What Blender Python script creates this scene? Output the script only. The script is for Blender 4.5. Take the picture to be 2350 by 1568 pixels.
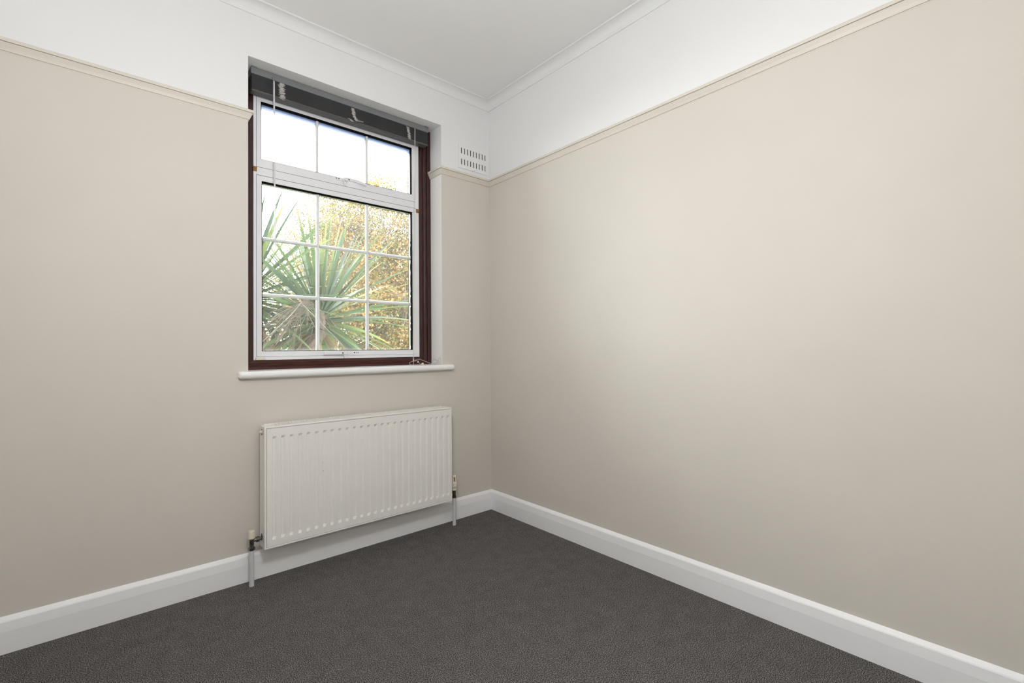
import bpy, bmesh, math, random
from mathutils import Vector, Matrix, Euler

for _o in list(bpy.data.objects):
    bpy.data.objects.remove(_o, do_unlink=True)
scene = bpy.context.scene
COL = scene.collection
PI = math.pi

# ------------------------------------------------------------------ camera
YAW, PIT, ROL = 0.720562532, 0.0147685154, -0.00865951948
fw = Vector((math.sin(YAW) * math.cos(PIT), math.cos(YAW) * math.cos(PIT), math.sin(PIT)))
rt = Vector((math.cos(YAW), -math.sin(YAW), 0))
up = rt.cross(fw)
r2 = rt * math.cos(ROL) + up * math.sin(ROL)
u2 = -rt * math.sin(ROL) + up * math.cos(ROL)
cam_data = bpy.data.cameras.new('camera')
cam_data.sensor_fit = 'HORIZONTAL'
cam_data.sensor_width = 36.0
cam_data.lens = 36.0 * 1077.49 / 2350.0
cam_data.clip_start = 0.02
cam_data.clip_end = 200
cam = bpy.data.objects.new('camera', cam_data)
M = Matrix((r2, u2, -fw)).transposed().to_4x4()
M.translation = Vector((-2.12848804, -2.66158906, 1.15))
cam.matrix_world = M
COL.objects.link(cam)
scene.camera = cam

# ------------------------------------------------------------------ light
SKY_STRENGTH = 16.0
LAMP_GLOW = 82.0
EXPOSURE = 0.0
world = bpy.data.worlds.new('overcast_sky')
scene.world = world
world.use_nodes = True
wn = world.node_tree
wn.nodes.clear()
bg = wn.nodes.new('ShaderNodeBackground')
bg.inputs['Color'].default_value = (0.975, 0.985, 1.0, 1)
bg.inputs['Strength'].default_value = SKY_STRENGTH
wo = wn.nodes.new('ShaderNodeOutputWorld')
wn.links.new(bg.outputs[0], wo.inputs[0])

vs = scene.view_settings
vs.view_transform = 'Standard'
vs.look = 'None'
vs.gamma = 1.0
vs.exposure = EXPOSURE
vs.use_curve_mapping = False


# ------------------------------------------------------------------ materials
def lin(r, g, b):
    def f(c):
        c /= 255.0
        return c / 12.92 if c <= 0.04045 else ((c + 0.055) / 1.055) ** 2.4
    return (f(r), f(g), f(b), 1.0)


def mat(name, col, rough=0.5, metal=0.0, noise=0.0, nscale=40.0, bump=0.0, bscale=200.0, spec=0.5, stretch=None, dist=0.002):
    """principled material; a noise varies the colour, another gives fine relief"""
    m = bpy.data.materials.new(name)
    m.use_nodes = True
    nt = m.node_tree
    p = nt.nodes['Principled BSDF']
    p.inputs['Base Color'].default_value = col
    p.inputs['Roughness'].default_value = rough
    p.inputs['Metallic'].default_value = metal
    p.inputs['Specular IOR Level'].default_value = spec
    tc = nt.nodes.new('ShaderNodeTexCoord')
    src = tc.outputs['Object']
    if stretch:
        mp = nt.nodes.new('ShaderNodeMapping')
        mp.inputs['Scale'].default_value = stretch
        nt.links.new(src, mp.inputs['Vector'])
        src = mp.outputs['Vector']
    if noise > 0:
        n = nt.nodes.new('ShaderNodeTexNoise')
        n.inputs['Scale'].default_value = nscale
        n.inputs['Detail'].default_value = 4
        nt.links.new(src, n.inputs['Vector'])
        mr = nt.nodes.new('ShaderNodeMapRange')
        mr.inputs['From Min'].default_value = 0.3
        mr.inputs['From Max'].default_value = 0.7
        mr.inputs['To Min'].default_value = 1 - noise
        mr.inputs['To Max'].default_value = 1 + noise
        nt.links.new(n.outputs['Fac'], mr.inputs['Value'])
        mx = nt.nodes.new('ShaderNodeVectorMath')
        mx.operation = 'SCALE'
        mx.inputs[0].default_value = col[:3]
        nt.links.new(mr.outputs['Result'], mx.inputs['Scale'])
        nt.links.new(mx.outputs['Vector'], p.inputs['Base Color'])
    if bump > 0:
        n2 = nt.nodes.new('ShaderNodeTexNoise')
        n2.inputs['Scale'].default_value = bscale
        n2.inputs['Detail'].default_value = 3
        nt.links.new(src, n2.inputs['Vector'])
        b = nt.nodes.new('ShaderNodeBump')
        b.inputs['Strength'].default_value = bump
        b.inputs['Distance'].default_value = dist
        nt.links.new(n2.outputs['Fac'], b.inputs['Height'])
        nt.links.new(b.outputs['Normal'], p.inputs['Normal'])
    return m


MT = {}
MT['beige'] = mat('beige_wall_paint', lin(219, 213, 204), 0.62, noise=0.012, nscale=3, bump=0.12, bscale=260, dist=0.001, spec=0.35)
MT['reveal'] = mat('daylit_reveal_paint', lin(250, 248, 243), 0.6, bump=0.1, bscale=200, dist=0.001)  # whitened so that daylight falling on the reveal is put into its colour
MT['white_wall'] = mat('white_wall_paint', lin(240, 240, 240), 0.7, noise=0.006, nscale=3, bump=0.12, bscale=260, dist=0.001, spec=0.3)
MT['ceiling'] = mat('matt_ceiling_paint', lin(244, 243, 242), 0.85, noise=0.006, nscale=2, bump=0.1, bscale=200, dist=0.001, spec=0.2)
MT['gloss'] = mat('white_gloss_woodwork', lin(252, 252, 254), 0.28, noise=0.008, nscale=9, bump=0.12, bscale=30, dist=0.002, stretch=(1, 1, 3))
MT['sill'] = mat('white_gloss_sill', lin(250, 250, 250), 0.25, noise=0.004, nscale=12)
MT['rail'] = mat('beige_rail_paint', lin(222, 215, 204), 0.42, bump=0.08, bscale=60, dist=0.001)
MT['alu'] = mat('white_coated_aluminium', lin(240, 240, 243), 0.32, noise=0.012, nscale=14)
MT['bar'] = mat('white_glazing_bar', lin(238, 240, 238), 0.35)
MT['gasket'] = mat('black_rubber_gasket', lin(15, 14, 13), 0.9, spec=0.1)
MT['spacer'] = mat('pale_spacer_strip', lin(168, 166, 158), 0.4)
MT['timber'] = mat('dark_red_stained_timber', lin(58, 28, 26), 0.26, noise=0.35, nscale=18, bump=0.12, bscale=40, dist=0.001, stretch=(6, 6, 0.6))
MT['timber_h'] = mat('red_stained_timber_along', lin(72, 33, 28), 0.26, noise=0.35, nscale=18, bump=0.12, bscale=40, dist=0.001, stretch=(0.6, 6, 6))
MT['rad'] = mat('cream_white_radiator_enamel', lin(243, 241, 236), 0.34, noise=0.01, nscale=8, bump=0.05, bscale=120, dist=0.0006)
MT['raddark'] = mat('radiator_inner_shadow_steel', lin(92, 88, 80), 0.7)  # darkened colour stands for the shade inside the radiator
MT['plastic'] = mat('cream_valve_plastic', lin(224, 217, 196), 0.38)
MT['pipe'] = mat('white_plastic_pipe_sleeve', lin(214, 214, 216), 0.35, noise=0.02, nscale=30)
MT['chrome'] = mat('tarnished_chrome', lin(120, 118, 115), 0.3, metal=1.0, noise=0.4, nscale=60)
MT['brass'] = mat('tarnished_brass', lin(96, 82, 64), 0.42, metal=0.9, noise=0.35, nscale=70)
MT['rust'] = mat('rusty_socket', lin(86, 52, 30), 0.8, noise=0.4, nscale=90)
MT['black'] = mat('black_opening', lin(12, 12, 12), 0.8)
MT['slot'] = mat('vent_slot_shade', lin(8, 8, 8), 1.0, spec=0.0)
MT['slat'] = mat('anthracite_slat', lin(80, 80, 82), 0.42, noise=0.08, nscale=25, stretch=(0.3, 3, 3))
MT['head'] = mat('grey_headrail', lin(124, 126, 129), 0.4)
MT['brail'] = mat('taupe_bottom_rail', lin(84, 79, 75), 0.45)
MT['cord'] = mat('pale_grey_cord', lin(205, 203, 198), 0.8)
MT['plast_old'] = mat('yellowed_plastic', lin(226, 221, 200), 0.4)
MT['block'] = mat('raw_timber_block', lin(150, 108, 56), 0.7, noise=0.45, nscale=120)
MT['brick'] = mat('exterior_render', lin(170, 160, 150), 0.9, noise=0.1, nscale=8)
MT['grass'] = mat('lawn', lin(55, 64, 35), 0.9, noise=0.3, nscale=2)
MT['bark'] = mat('tree_bark', lin(82, 72, 64), 0.9, noise=0.3, nscale=12, bump=0.5, bscale=30, dist=0.02)
MT['palmbark'] = mat('fibrous_palm_trunk', lin(74, 64, 52), 0.9, noise=0.4, nscale=25, bump=0.6, bscale=40, dist=0.02)
MT['dry'] = mat('dry_brown_fibre', lin(92, 80, 70), 0.9, noise=0.35, nscale=30)
MT['web'] = mat('pale_silk_thread', lin(215, 215, 212), 0.5)
MT['lampwhite'] = mat('lamp_white_metal', lin(235, 235, 235), 0.4)


def carpet_mat():
    m = bpy.data.materials.new('charcoal_twist_carpet')
    m.use_nodes = True
    nt = m.node_tree
    p = nt.nodes['Principled BSDF']
    p.inputs['Roughness'].default_value = 0.95
    p.inputs['Specular IOR Level'].default_value = 0.1
    tc = nt.nodes.new('ShaderNodeTexCoord')
    n1 = nt.nodes.new('ShaderNodeTexNoise')
    n1.inputs['Scale'].default_value = 290
    n1.inputs['Detail'].default_value = 5
    n1.inputs['Roughness'].default_value = 0.75
    nt.links.new(tc.outputs['Object'], n1.inputs['Vector'])
    r1 = nt.nodes.new('ShaderNodeValToRGB')
    e = r1.color_ramp.elements
    e[0].position = 0.40
    e[0].color = lin(40, 38, 37)
    e[1].position = 0.64
    e[1].color = lin(196, 192, 189)
    k = r1.color_ramp.elements.new(0.5)
    k.color = lin(88, 85, 84)
    nt.links.new(n1.outputs['Fac'], r1.inputs['Fac'])
    n2 = nt.nodes.new('ShaderNodeTexNoise')
    n2.inputs['Scale'].default_value = 16
    n2.inputs['Detail'].default_value = 4
    nt.links.new(tc.outputs['Object'], n2.inputs['Vector'])
    mr = nt.nodes.new('ShaderNodeMapRange')
    mr.inputs['From Min'].default_value = 0.3
    mr.inputs['From Max'].default_value = 0.7
    mr.inputs['To Min'].default_value = 0.90
    mr.inputs['To Max'].default_value = 1.10
    nt.links.new(n2.outputs['Fac'], mr.inputs['Value'])
    mx = nt.nodes.new('ShaderNodeVectorMath')
    mx.operation = 'SCALE'
    nt.links.new(r1.outputs['Color'], mx.inputs[0])
    nt.links.new(mr.outputs['Result'], mx.inputs['Scale'])
    nt.links.new(mx.outputs['Vector'], p.inputs['Base Color'])
    b = nt.nodes.new('ShaderNodeBump')
    b.inputs['Strength'].default_value = 0.9
    b.inputs['Distance'].default_value = 0.004
    nt.links.new(n1.outputs['Fac'], b.inputs['Height'])
    nt.links.new(b.outputs['Normal'], p.inputs['Normal'])
    return m


MT['carpet'] = carpet_mat()


def glass_mat(name, top_grime, z_top, z_bot):
    """clear pane with a ragged misted top band, else a veil of painted haze"""
    m = bpy.data.materials.new(name)
    m.use_nodes = True
    nt = m.node_tree
    nt.nodes.clear()
    out = nt.nodes.new('ShaderNodeOutputMaterial')
    tr = nt.nodes.new('ShaderNodeBsdfTransparent')
    tr.inputs[0].default_value = (0.97, 0.985, 0.975, 1)
    gl = nt.nodes.new('ShaderNodeBsdfGlossy')
    gl.inputs['Roughness'].default_value = 0.02
    fr = nt.nodes.new('ShaderNodeFresnel')
    fr.inputs['IOR'].default_value = 1.4
    mx = nt.nodes.new('ShaderNodeMixShader')
    nt.links.new(fr.outputs[0], mx.inputs[0])
    nt.links.new(tr.outputs[0], mx.inputs[1])
    nt.links.new(gl.outputs[0], mx.inputs[2])
    mist_haze = nt.nodes.new('ShaderNodeBsdfTranslucent')
    mist_haze.inputs[0].default_value = (0.22, 0.26, 0.36, 1) if top_grime else (0.9, 0.92, 0.9, 1)
    geo = nt.nodes.new('ShaderNodeNewGeometry')
    sep = nt.nodes.new('ShaderNodeSeparateXYZ')
    nt.links.new(geo.outputs['Position'], sep.inputs[0])
    n = nt.nodes.new('ShaderNodeTexNoise')
    n.inputs['Scale'].default_value = 60
    n.inputs['Detail'].default_value = 8
    n.inputs['Roughness'].default_value = 0.75
    nt.links.new(geo.outputs['Position'], n.inputs['Vector'])
    ad = nt.nodes.new('ShaderNodeMath')
    ad.operation = 'MULTIPLY_ADD'
    nt.links.new(n.outputs['Fac'], ad.inputs[0])
    ad.inputs[1].default_value = 0.03 if top_grime else 0.02
    nt.links.new(sep.outputs['Z'], ad.inputs[2])
    mr = nt.nodes.new('ShaderNodeMapRange')
    if top_grime:
        mr.inputs['From Min'].default_value = z_top - 0.034
        mr.inputs['From Max'].default_value = z_top - 0.010
        mr.inputs['To Min'].default_value = 0.0
        mr.inputs['To Max'].default_value = 0.86
    else:
        mr.inputs['From Min'].default_value = z_bot + 0.004
        mr.inputs['From Max'].default_value = z_bot + 0.03
        mr.inputs['To Min'].default_value = 0.08
        mr.inputs['To Max'].default_value = 0.017  # thin veil stands for glare haze over the view, denser at the foot
    nt.links.new(ad.outputs[0], mr.inputs['Value'])
    mx2 = nt.nodes.new('ShaderNodeMixShader')
    nt.links.new(mr.outputs['Result'], mx2.inputs[0])
    nt.links.new(mx.outputs[0], mx2.inputs[1])
    nt.links.new(mist_haze.outputs[0], mx2.inputs[2])
    nt.links.new(mx2.outputs[0], out.inputs[0])
    return m


MT['glass_top'] = glass_mat('misted_glass', True, 2.51, 2.19)
MT['glass_low'] = glass_mat('hazed_glass', False, 2.075, 1.146)


def acrylic_mat():
    m = bpy.data.materials.new('clear_acrylic_rod')
    m.use_nodes = True
    p = m.node_tree.nodes['Principled BSDF']
    p.inputs['Base Color'].default_value = (0.95, 0.95, 0.95, 1)
    p.inputs['Roughness'].default_value = 0.08
    p.inputs['Transmission Weight'].default_value = 0.45
    p.inputs['IOR'].default_value = 1.45
    return m


MT['acrylic'] = acrylic_mat()


def leaf_mat(name, stops, rand_src='OBJECT', trans=0.45, rough=0.45):
    """leaf with light coming through it; colour varies from leaf to leaf"""
    m = bpy.data.materials.new(name)
    m.use_nodes = True
    nt = m.node_tree
    nt.nodes.clear()
    out = nt.nodes.new('ShaderNodeOutputMaterial')
    if rand_src == 'OBJECT':
        info = nt.nodes.new('ShaderNodeObjectInfo')
        rnd = info.outputs['Random']
    else:
        at = nt.nodes.new('ShaderNodeAttribute')
        at.attribute_name = 'leaf_tone'
        rnd = at.outputs['Fac']
    cr = nt.nodes.new('ShaderNodeValToRGB')
    els = cr.color_ramp.elements
    els[0].position, els[0].color = stops[0]
    els[1].position, els[1].color = stops[-1]
    for pos, c in stops[1:-1]:
        k = els.new(pos)
        k.color = c
    nt.links.new(rnd, cr.inputs['Fac'])
    col = cr.outputs['Color']
    if rand_src == 'OBJECT':
        tc = nt.nodes.new('ShaderNodeTexCoord')
        mp = nt.nodes.new('ShaderNodeMapping')
        mp.inputs['Scale'].default_value = (1.5, 160, 1)
        nt.links.new(tc.outputs['Object'], mp.inputs['Vector'])
        n = nt.nodes.new('ShaderNodeTexNoise')
        n.inputs['Scale'].default_value = 1.0
        nt.links.new(mp.outputs['Vector'], n.inputs['Vector'])
        sc = nt.nodes.new('ShaderNodeMapRange')
        sc.inputs['To Min'].default_value = 0.65
        sc.inputs['To Max'].default_value = 1.35
        nt.links.new(n.outputs['Fac'], sc.inputs['Value'])
        vm = nt.nodes.new('ShaderNodeVectorMath')
        vm.operation = 'SCALE'
        nt.links.new(col, vm.inputs[0])
        nt.links.new(sc.outputs['Result'], vm.inputs['Scale'])
        col = vm.outputs['Vector']
        # dry tip: the leaf runs along local x from 0 to 0.8
        sx = nt.nodes.new('ShaderNodeSeparateXYZ')
        nt.links.new(tc.outputs['Object'], sx.inputs[0])
        tip = nt.nodes.new('ShaderNodeMapRange')
        tip.inputs['From Min'].default_value = 0.66
        tip.inputs['From Max'].default_value = 0.80
        nt.links.new(sx.outputs['X'], tip.inputs['Value'])
        tipf = nt.nodes.new('ShaderNodeMath')
        tipf.operation = 'MULTIPLY'
        nt.links.new(tip.outputs['Result'], tipf.inputs[0])
        nt.links.new(rnd, tipf.inputs[1])
        mc = nt.nodes.new('ShaderNodeMix')
        mc.data_type = 'RGBA'
        nt.links.new(tipf.outputs[0], mc.inputs['Factor'])
        nt.links.new(col, mc.inputs[6])
        mc.inputs[7].default_value = lin(124, 116, 56)
        col = mc.outputs[2]
    d = nt.nodes.new('ShaderNodeBsdfPrincipled')
    d.inputs['Roughness'].default_value = rough
    d.inputs['Specular IOR Level'].default_value = 0.4
    t = nt.nodes.new('ShaderNodeBsdfTranslucent')
    nt.links.new(col, d.inputs['Base Color'])
    nt.links.new(col, t.inputs['Color'])
    mx = nt.nodes.new('ShaderNodeMixShader')
    mx.inputs[0].default_value = trans
    nt.links.new(d.outputs[0], mx.inputs[1])
    nt.links.new(t.outputs[0], mx.inputs[2])
    nt.links.new(mx.outputs[0], out.inputs[0])
    return m


MT['strap'] = leaf_mat('green_strap_leaf', [(0.0, lin(46, 62, 45)), (0.35, lin(57, 75, 48)), (0.7, lin(69, 86, 53)), (1.0, lin(90, 99, 53))])
MT['strap_dry'] = leaf_mat('yellowing_strap_leaf', [(0.0, lin(116, 98, 48)), (1.0, lin(86, 65, 40))])
MT['autumn'] = leaf_mat('autumn_leaf', [(0.0, lin(55, 63, 40)), (0.3, lin(77, 80, 45)), (0.55, lin(117, 100, 52)), (0.8, lin(130, 100, 52)), (1.0, lin(128, 85, 58))], 'ATTR', 0.45, 0.6)
MT['green_leaf'] = leaf_mat('dull_green_leaf', [(0.0, lin(58, 70, 44)), (0.6, lin(88, 98, 56)), (1.0, lin(128, 116, 58))], 'ATTR', 0.45, 0.6)


# ------------------------------------------------------------------ mesh helpers
def box(bm, x0, x1, y0, y1, z0, z1, mi=0):
    vs_ = [bm.verts.new((x, y, z)) for z in (z0, z1) for y in (y0, y1) for x in (x0, x1)]
    for f in ((0, 2, 3, 1), (4, 5, 7, 6), (0, 1, 5, 4), (2, 6, 7, 3), (0, 4, 6, 2), (1, 3, 7, 5)):
        fc = bm.faces.new([vs_[i] for i in f])
        fc.material_index = mi


def sweep(bm, path, prof, prev=None, nxt=None, caps=True, mi=0):
    """profile (t, z) swept along a 2-D path; t is measured to the right-hand side of travel, mitred at bends"""
    n = len(path)
    P = [Vector(p) for p in path]
    rings = []
    for i in range(n):
        a = P[i - 1] if i > 0 else (Vector(prev) if prev else None)
        b = P[i + 1] if i < n - 1 else (Vector(nxt) if nxt else None)
        d1 = (P[i] - a).normalized() if a is not None else None
        d2 = (b - P[i]).normalized() if b is not None else None
        if d1 is None:
            d1 = d2
        if d2 is None:
            d2 = d1
        n1 = Vector((d1.y, -d1.x))
        n2 = Vector((d2.y, -d2.x))
        s = n1 + n2
        mv = s / (1 + n1.dot(n2))
        rings.append([bm.verts.new((P[i].x + mv.x * t, P[i].y + mv.y * t, z)) for t, z in prof])
    for i in range(n - 1):
        for k in range(len(prof) - 1):
            f = bm.faces.new((rings[i][k], rings[i + 1][k], rings[i + 1][k + 1], rings[i][k + 1]))
            f.material_index = mi
    if caps and len(prof) > 2:
        for r in (rings[0], rings[-1]):
            try:
                bm.faces.new(r)
            except ValueError:
                pass


def tube(bm, pts, r, seg=8, cap=True, radii=None):
    P = [Vector(p) for p in pts]
    n = len(P)
    rings = []
    ref = None
    for i in range(n):
        d = (P[min(i + 1, n - 1)] - P[max(i - 1, 0)])
        if d.length < 1e-9:
            d = Vector((0, 0, 1))
        d.normalize()
        if ref is None:
            ref = Vector((0, 0, 1)) if abs(d.z) < 0.9 else Vector((1, 0, 0))
        u = d.cross(ref)
        if u.length < 1e-6:
            u = d.orthogonal()
        u.normalize()
        v = d.cross(u)
        ref = u.cross(d) * -1
        ref = v * -1
        rr = radii[i] if radii else r
        rings.append([bm.verts.new(P[i] + (u * math.cos(2 * PI * k / seg) + v * math.sin(2 * PI * k / seg)) * rr) for k in range(seg)])
    for i in range(n - 1):
        for k in range(seg):
            bm.faces.new((rings[i][k], rings[i][(k + 1) % seg], rings[i + 1][(k + 1) % seg], rings[i + 1][k]))
    if cap:
        bm.faces.new(rings[0])
        bm.faces.new(rings[-1])


def lathe(bm, c, axis, prof, seg=20):
    """prof: (distance along axis, radius)"""
    A = Vector(axis).normalized()
    U = A.orthogonal().normalized()
    V = A.cross(U)
    C = Vector(c)
    rings = []
    for h, r in prof:
        rings.append([bm.verts.new(C + A * h + (U * math.cos(2 * PI * k / seg) + V * math.sin(2 * PI * k / seg)) * max(r, 1e-5)) for k in range(seg)])
    for i in range(len(rings) - 1):
        for k in range(seg):
            bm.faces.new((rings[i][k], rings[i][(k + 1) % seg], rings[i + 1][(k + 1) % seg], rings[i + 1][k]))
    bm.faces.new(rings[0])
    bm.faces.new(rings[-1])


def extrude_poly(bm, pts2, y0, y1):
    """closed outline in x, z pushed from y0 to y1"""
    a = [bm.verts.new((x, y0, z)) for x, z in pts2]
    b = [bm.verts.new((x, y1, z)) for x, z in pts2]
    bm.faces.new(a)
    bm.faces.new(b[::-1])
    n = len(a)
    for i in range(n):
        bm.faces.new((a[i], b[i], b[(i + 1) % n], a[(i + 1) % n]))


def obj(name, bm, mats, parent=None, smooth=False, bevel=0.0, label=None, cat=None, group=None, kind=None, recalc=True):
    if recalc:
        bmesh.ops.recalc_face_normals(bm, faces=bm.faces)
    me = bpy.data.meshes.new(name)
    bm.to_mesh(me)
    bm.free()
    if not isinstance(mats, (list, tuple)):
        mats = [mats]
    for m in mats:
        me.materials.append(MT[m] if isinstance(m, str) else m)
    if smooth:
        for p in me.polygons:
            p.use_smooth = True
    o = bpy.data.objects.new(name, me)
    COL.objects.link(o)
    if parent:
        o.parent = parent
        o.matrix_parent_inverse = parent.matrix_world.inverted()
    if bevel > 0:
        md = o.modifiers.new('bevel', 'BEVEL')
        md.width = bevel
        md.segments = 2
        md.limit_method = 'ANGLE'
        md.angle_limit = math.radians(40)
    tag(o, label, cat, group, kind)
    return o


def tag(o, label=None, cat=None, group=None, kind=None):
    if label:
        o['label'] = label
    if cat:
        o['category'] = cat
    if group:
        o['group'] = group
    if kind:
        o['kind'] = kind


def thing(name, loc, label, cat, group=None, kind=None):
    o = bpy.data.objects.new(name, None)
    o.empty_display_size = 0.1
    o.location = loc
    o.matrix_world = Matrix.Translation(Vector(loc))
    COL.objects.link(o)
    tag(o, label, cat, group, kind)
    return o


def B():
    return bmesh.new()


# ------------------------------------------------------------------ room shell
XL, YF, ZC = -2.62, -3.02, 2.931           # left wall, wall behind the camera, ceiling
WX0, WX1, WZ0, WZ1 = -1.565, -0.410, 1.046, 2.655   # window opening
RT, RB = 2.372, 2.323                      # picture rail top and bottom
ZS = 2.345                                 # paint changes behind the rail
WT = 0.28                                  # outer wall thickness

bm = B()
box(bm, XL - 0.1, 0.1, YF - 0.1, WT, -0.12, 0.0)
obj('floor', bm, 'carpet', label='dark charcoal grey twist pile carpet covering the whole floor', cat='carpet', kind='structure')

bm = B()
box(bm, XL - 0.1, 0.1, YF - 0.1, WT, ZC, ZC + 0.12)
obj('ceiling', bm, 'ceiling', label='plain pale grey-white painted ceiling above the curved cornice', cat='ceiling', kind='structure')

# window wall: slabs round the opening, beige below the rail and white above
bm = B()
for z0, z1, mi in ((0, ZS, 0), (ZS, ZC, 1)):
    box(bm, XL - 0.1, WX0, 0, WT, z0, z1, mi)
    box(bm, WX1, 0.0, 0, WT, z0, z1, mi)
box(bm, WX0, WX1, 0, WT, 0, WZ0 - 0.04, 0)
box(bm, WX0, WX1, 0, WT, WZ1, ZC, 1)
for f_ in bm.faces:
    if f_.material_index == 0 and all(abs(v.co.x - WX1) < 1e-6 or abs(v.co.x - WX0) < 1e-6 for v in f_.verts) and f_.calc_center_median().y > 0.05 and abs(f_.normal.x) >= 0 and len({round(v.co.x, 4) for v in f_.verts}) == 1:
        f_.material_index = 2
obj('wall_back', bm, ['beige', 'white_wall', 'reveal'], label='window wall, beige below the picture rail and white above it', cat='wall', kind='structure')
for nm, ext, lab in (('wall_right', (0.0, 0.1, YF - 0.1, WT), 'long blank right-hand wall, beige below the picture rail, white above'),
                     ('wall_left', (XL - 0.1, XL, YF - 0.1, 0.0), 'left-hand wall out of view, beige with a white band above the rail'),
                     ('wall_front', (XL, 0.0, YF - 0.1, YF), 'wall behind the viewpoint, beige with a white band above the rail')):
    bm = B()
    box(bm, *ext, 0, ZS, 0)
    box(bm, *ext, ZS, ZC, 1)
    obj(nm, bm, ['beige', 'white_wall'], label=lab, cat='wall', kind='structure')

# profiles, (distance from wall, height)
P_SKIRT = [(0, 0), (0.020, 0), (0.020, 0.084), (0.0160, 0.1195), (0.0140, 0.1240), (0.0070, 0.1315), (0.0, 0.137)]
P_RAIL = [(0, RB), (0.0008, RB), (0.0016, RB + 0.0030), (0.0062, RB + 0.0034), (0.0072, RB + 0.008), (0.0100, RB + 0.016), (0.0138, RB + 0.024), (0.0172, RB + 0.0305), (0.0172, RB + 0.0325), (0.0142, RB + 0.0330), (0.0142, RB + 0.0350),
          (0.0208, RB + 0.0355), (0.0216, RB + 0.038), (0.0216, RT - 0.002), (0.0202, RT), (0, RT)]
arc = [(0.052 - 0.044 * math.cos(a), 2.885 + 0.038 * math.sin(a)) for a in [PI / 2 * k / 8 for k in range(9)]]
P_COVE = [(0, 2.876), (0.006, 2.876), (0.008, 2.880)] + arc + [(0.0535, 2.9225), (0.060, 2.9225), (0.060, ZC), (0, ZC)]

# travel so that the room lies on the right-hand side: back wall runs +x, right wall runs -y, front -x, left +y
C_BL, C_BR, C_FR, C_FL = (XL, 0), (0, 0), (0, YF), (XL, YF)
walls4 = (('back', C_BL, C_BR, C_FL, C_FR), ('right', C_BR, C_FR, C_BL, C_FL), ('front', C_FR, C_FL, C_BR, C_BL), ('left', C_FL, C_BL, C_FR, C_BR))
base_lab = {'back': 'white gloss skirting board running under the radiator on the window wall',
            'right': 'white gloss skirting board along the foot of the right-hand wall',
            'front': 'white skirting board on the wall behind the viewpoint', 'left': 'white skirting board on the left-hand wall'}
cov_lab = {'back': 'white curved cornice above the window', 'right': 'white curved cornice along the top of the right-hand wall',
           'front': 'white curved cornice behind the viewpoint', 'left': 'white curved cornice on the left-hand wall'}
for i, (nm, a, b, pa, nb) in enumerate(walls4):
    bm = B()
    sweep(bm, [a, b], P_SKIRT, pa, nb)
    obj('baseboard_' + nm, bm, 'gloss', label=base_lab[nm], cat='skirting board', kind='structure')
    bm = B()
    sweep(bm, [a, b], P_COVE, pa, nb)
    obj('trim_%d' % (i + 1), bm, 'white_wall', label=cov_lab[nm], cat='cornice', kind='structure')
# picture rail: stops at the window and turns into its reveal on both sides
rails = ((5, [C_BL, (WX0, 0), (WX0, 0.139)], C_FL, None, 'beige picture rail left of the window, its end turning into the reveal'),
         (6, [(WX1, 0.139), (WX1, 0), C_BR], None, C_FR, 'short beige picture rail between window and corner, under the air vent'),
         (7, [C_BR, C_FR], C_BL, C_FL, 'long beige picture rail on the right-hand wall'),
         (8, [C_FR, C_FL], C_BR, C_BL, 'beige picture rail on the wall behind the viewpoint'),
         (9, [C_FL, C_BL], C_FR, C_BR, 'beige picture rail on the left-hand wall'))
for k, path, pa, nb, lab in rails:
    bm = B()
    sweep(bm, path, P_RAIL, pa, nb)
    obj('trim_%d' % k, bm, 'rail', label=lab, cat='picture rail', kind='structure')

# ------------------------------------------------------------------ window
win = thing('window_1', (-0.99, 0.15, WZ0), 'white aluminium window with glazing bars in a dark red timber frame', 'window', kind='structure')


def frame4(bm, x0, x1, z0, z1, prof):
    """profile (inward distance, y) carried round a rectangle with mitred corners"""
    rings = []
    for sx, sz, cx, cz in ((1, 1, x0, z0), (-1, 1, x1, z0), (-1, -1, x1, z1), (1, -1, x0, z1)):
        rings.append([bm.verts.new((cx + sx * d, y, cz + sz * d)) for d, y in prof])
    for i in range(4):
        j = (i + 1) % 4
        for k in range(len(prof)):
            l = (k + 1) % len(prof)
            bm.faces.new((rings[i][k], rings[j][k], rings[j][l], rings[i][l]))


def frame_rect(bm, xo0, xo1, zo0, zo1, xi0, xi1, zi0, zi1, y0, y1):
    """flat rectangular frame with unequal member widths, mitred"""
    o_ = [(xo0, zo0), (xo1, zo0), (xo1, zo1), (xo0, zo1)]
    i_ = [(xi0, zi0), (xi1, zi0), (xi1, zi1), (xi0, zi1)]
    v = {}
    for k in range(4):
        for y in (y0, y1):
            v['o', k, y] = bm.verts.new((o_[k][0], y, o_[k][1]))
            v['i', k, y] = bm.verts.new((i_[k][0], y, i_[k][1]))
    for k in range(4):
        l = (k + 1) % 4
        bm.faces.new((v['o', k, y0], v['o', l, y0], v['i', l, y0], v['i', k, y0]))
        bm.faces.new((v['o', k, y1], v['i', k, y1], v['i', l, y1], v['o', l, y1]))
        bm.faces.new((v['o', k, y0], v['o', k, y1], v['o', l, y1], v['o', l, y0]))
        bm.faces.new((v['i', k, y0], v['i', l, y0], v['i', l, y1], v['i', k, y1]))


AX0, AX1, AZ0, AZ1 = -1.508, -0.4965, 1.099, 2.590     # white aluminium outer frame


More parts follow.
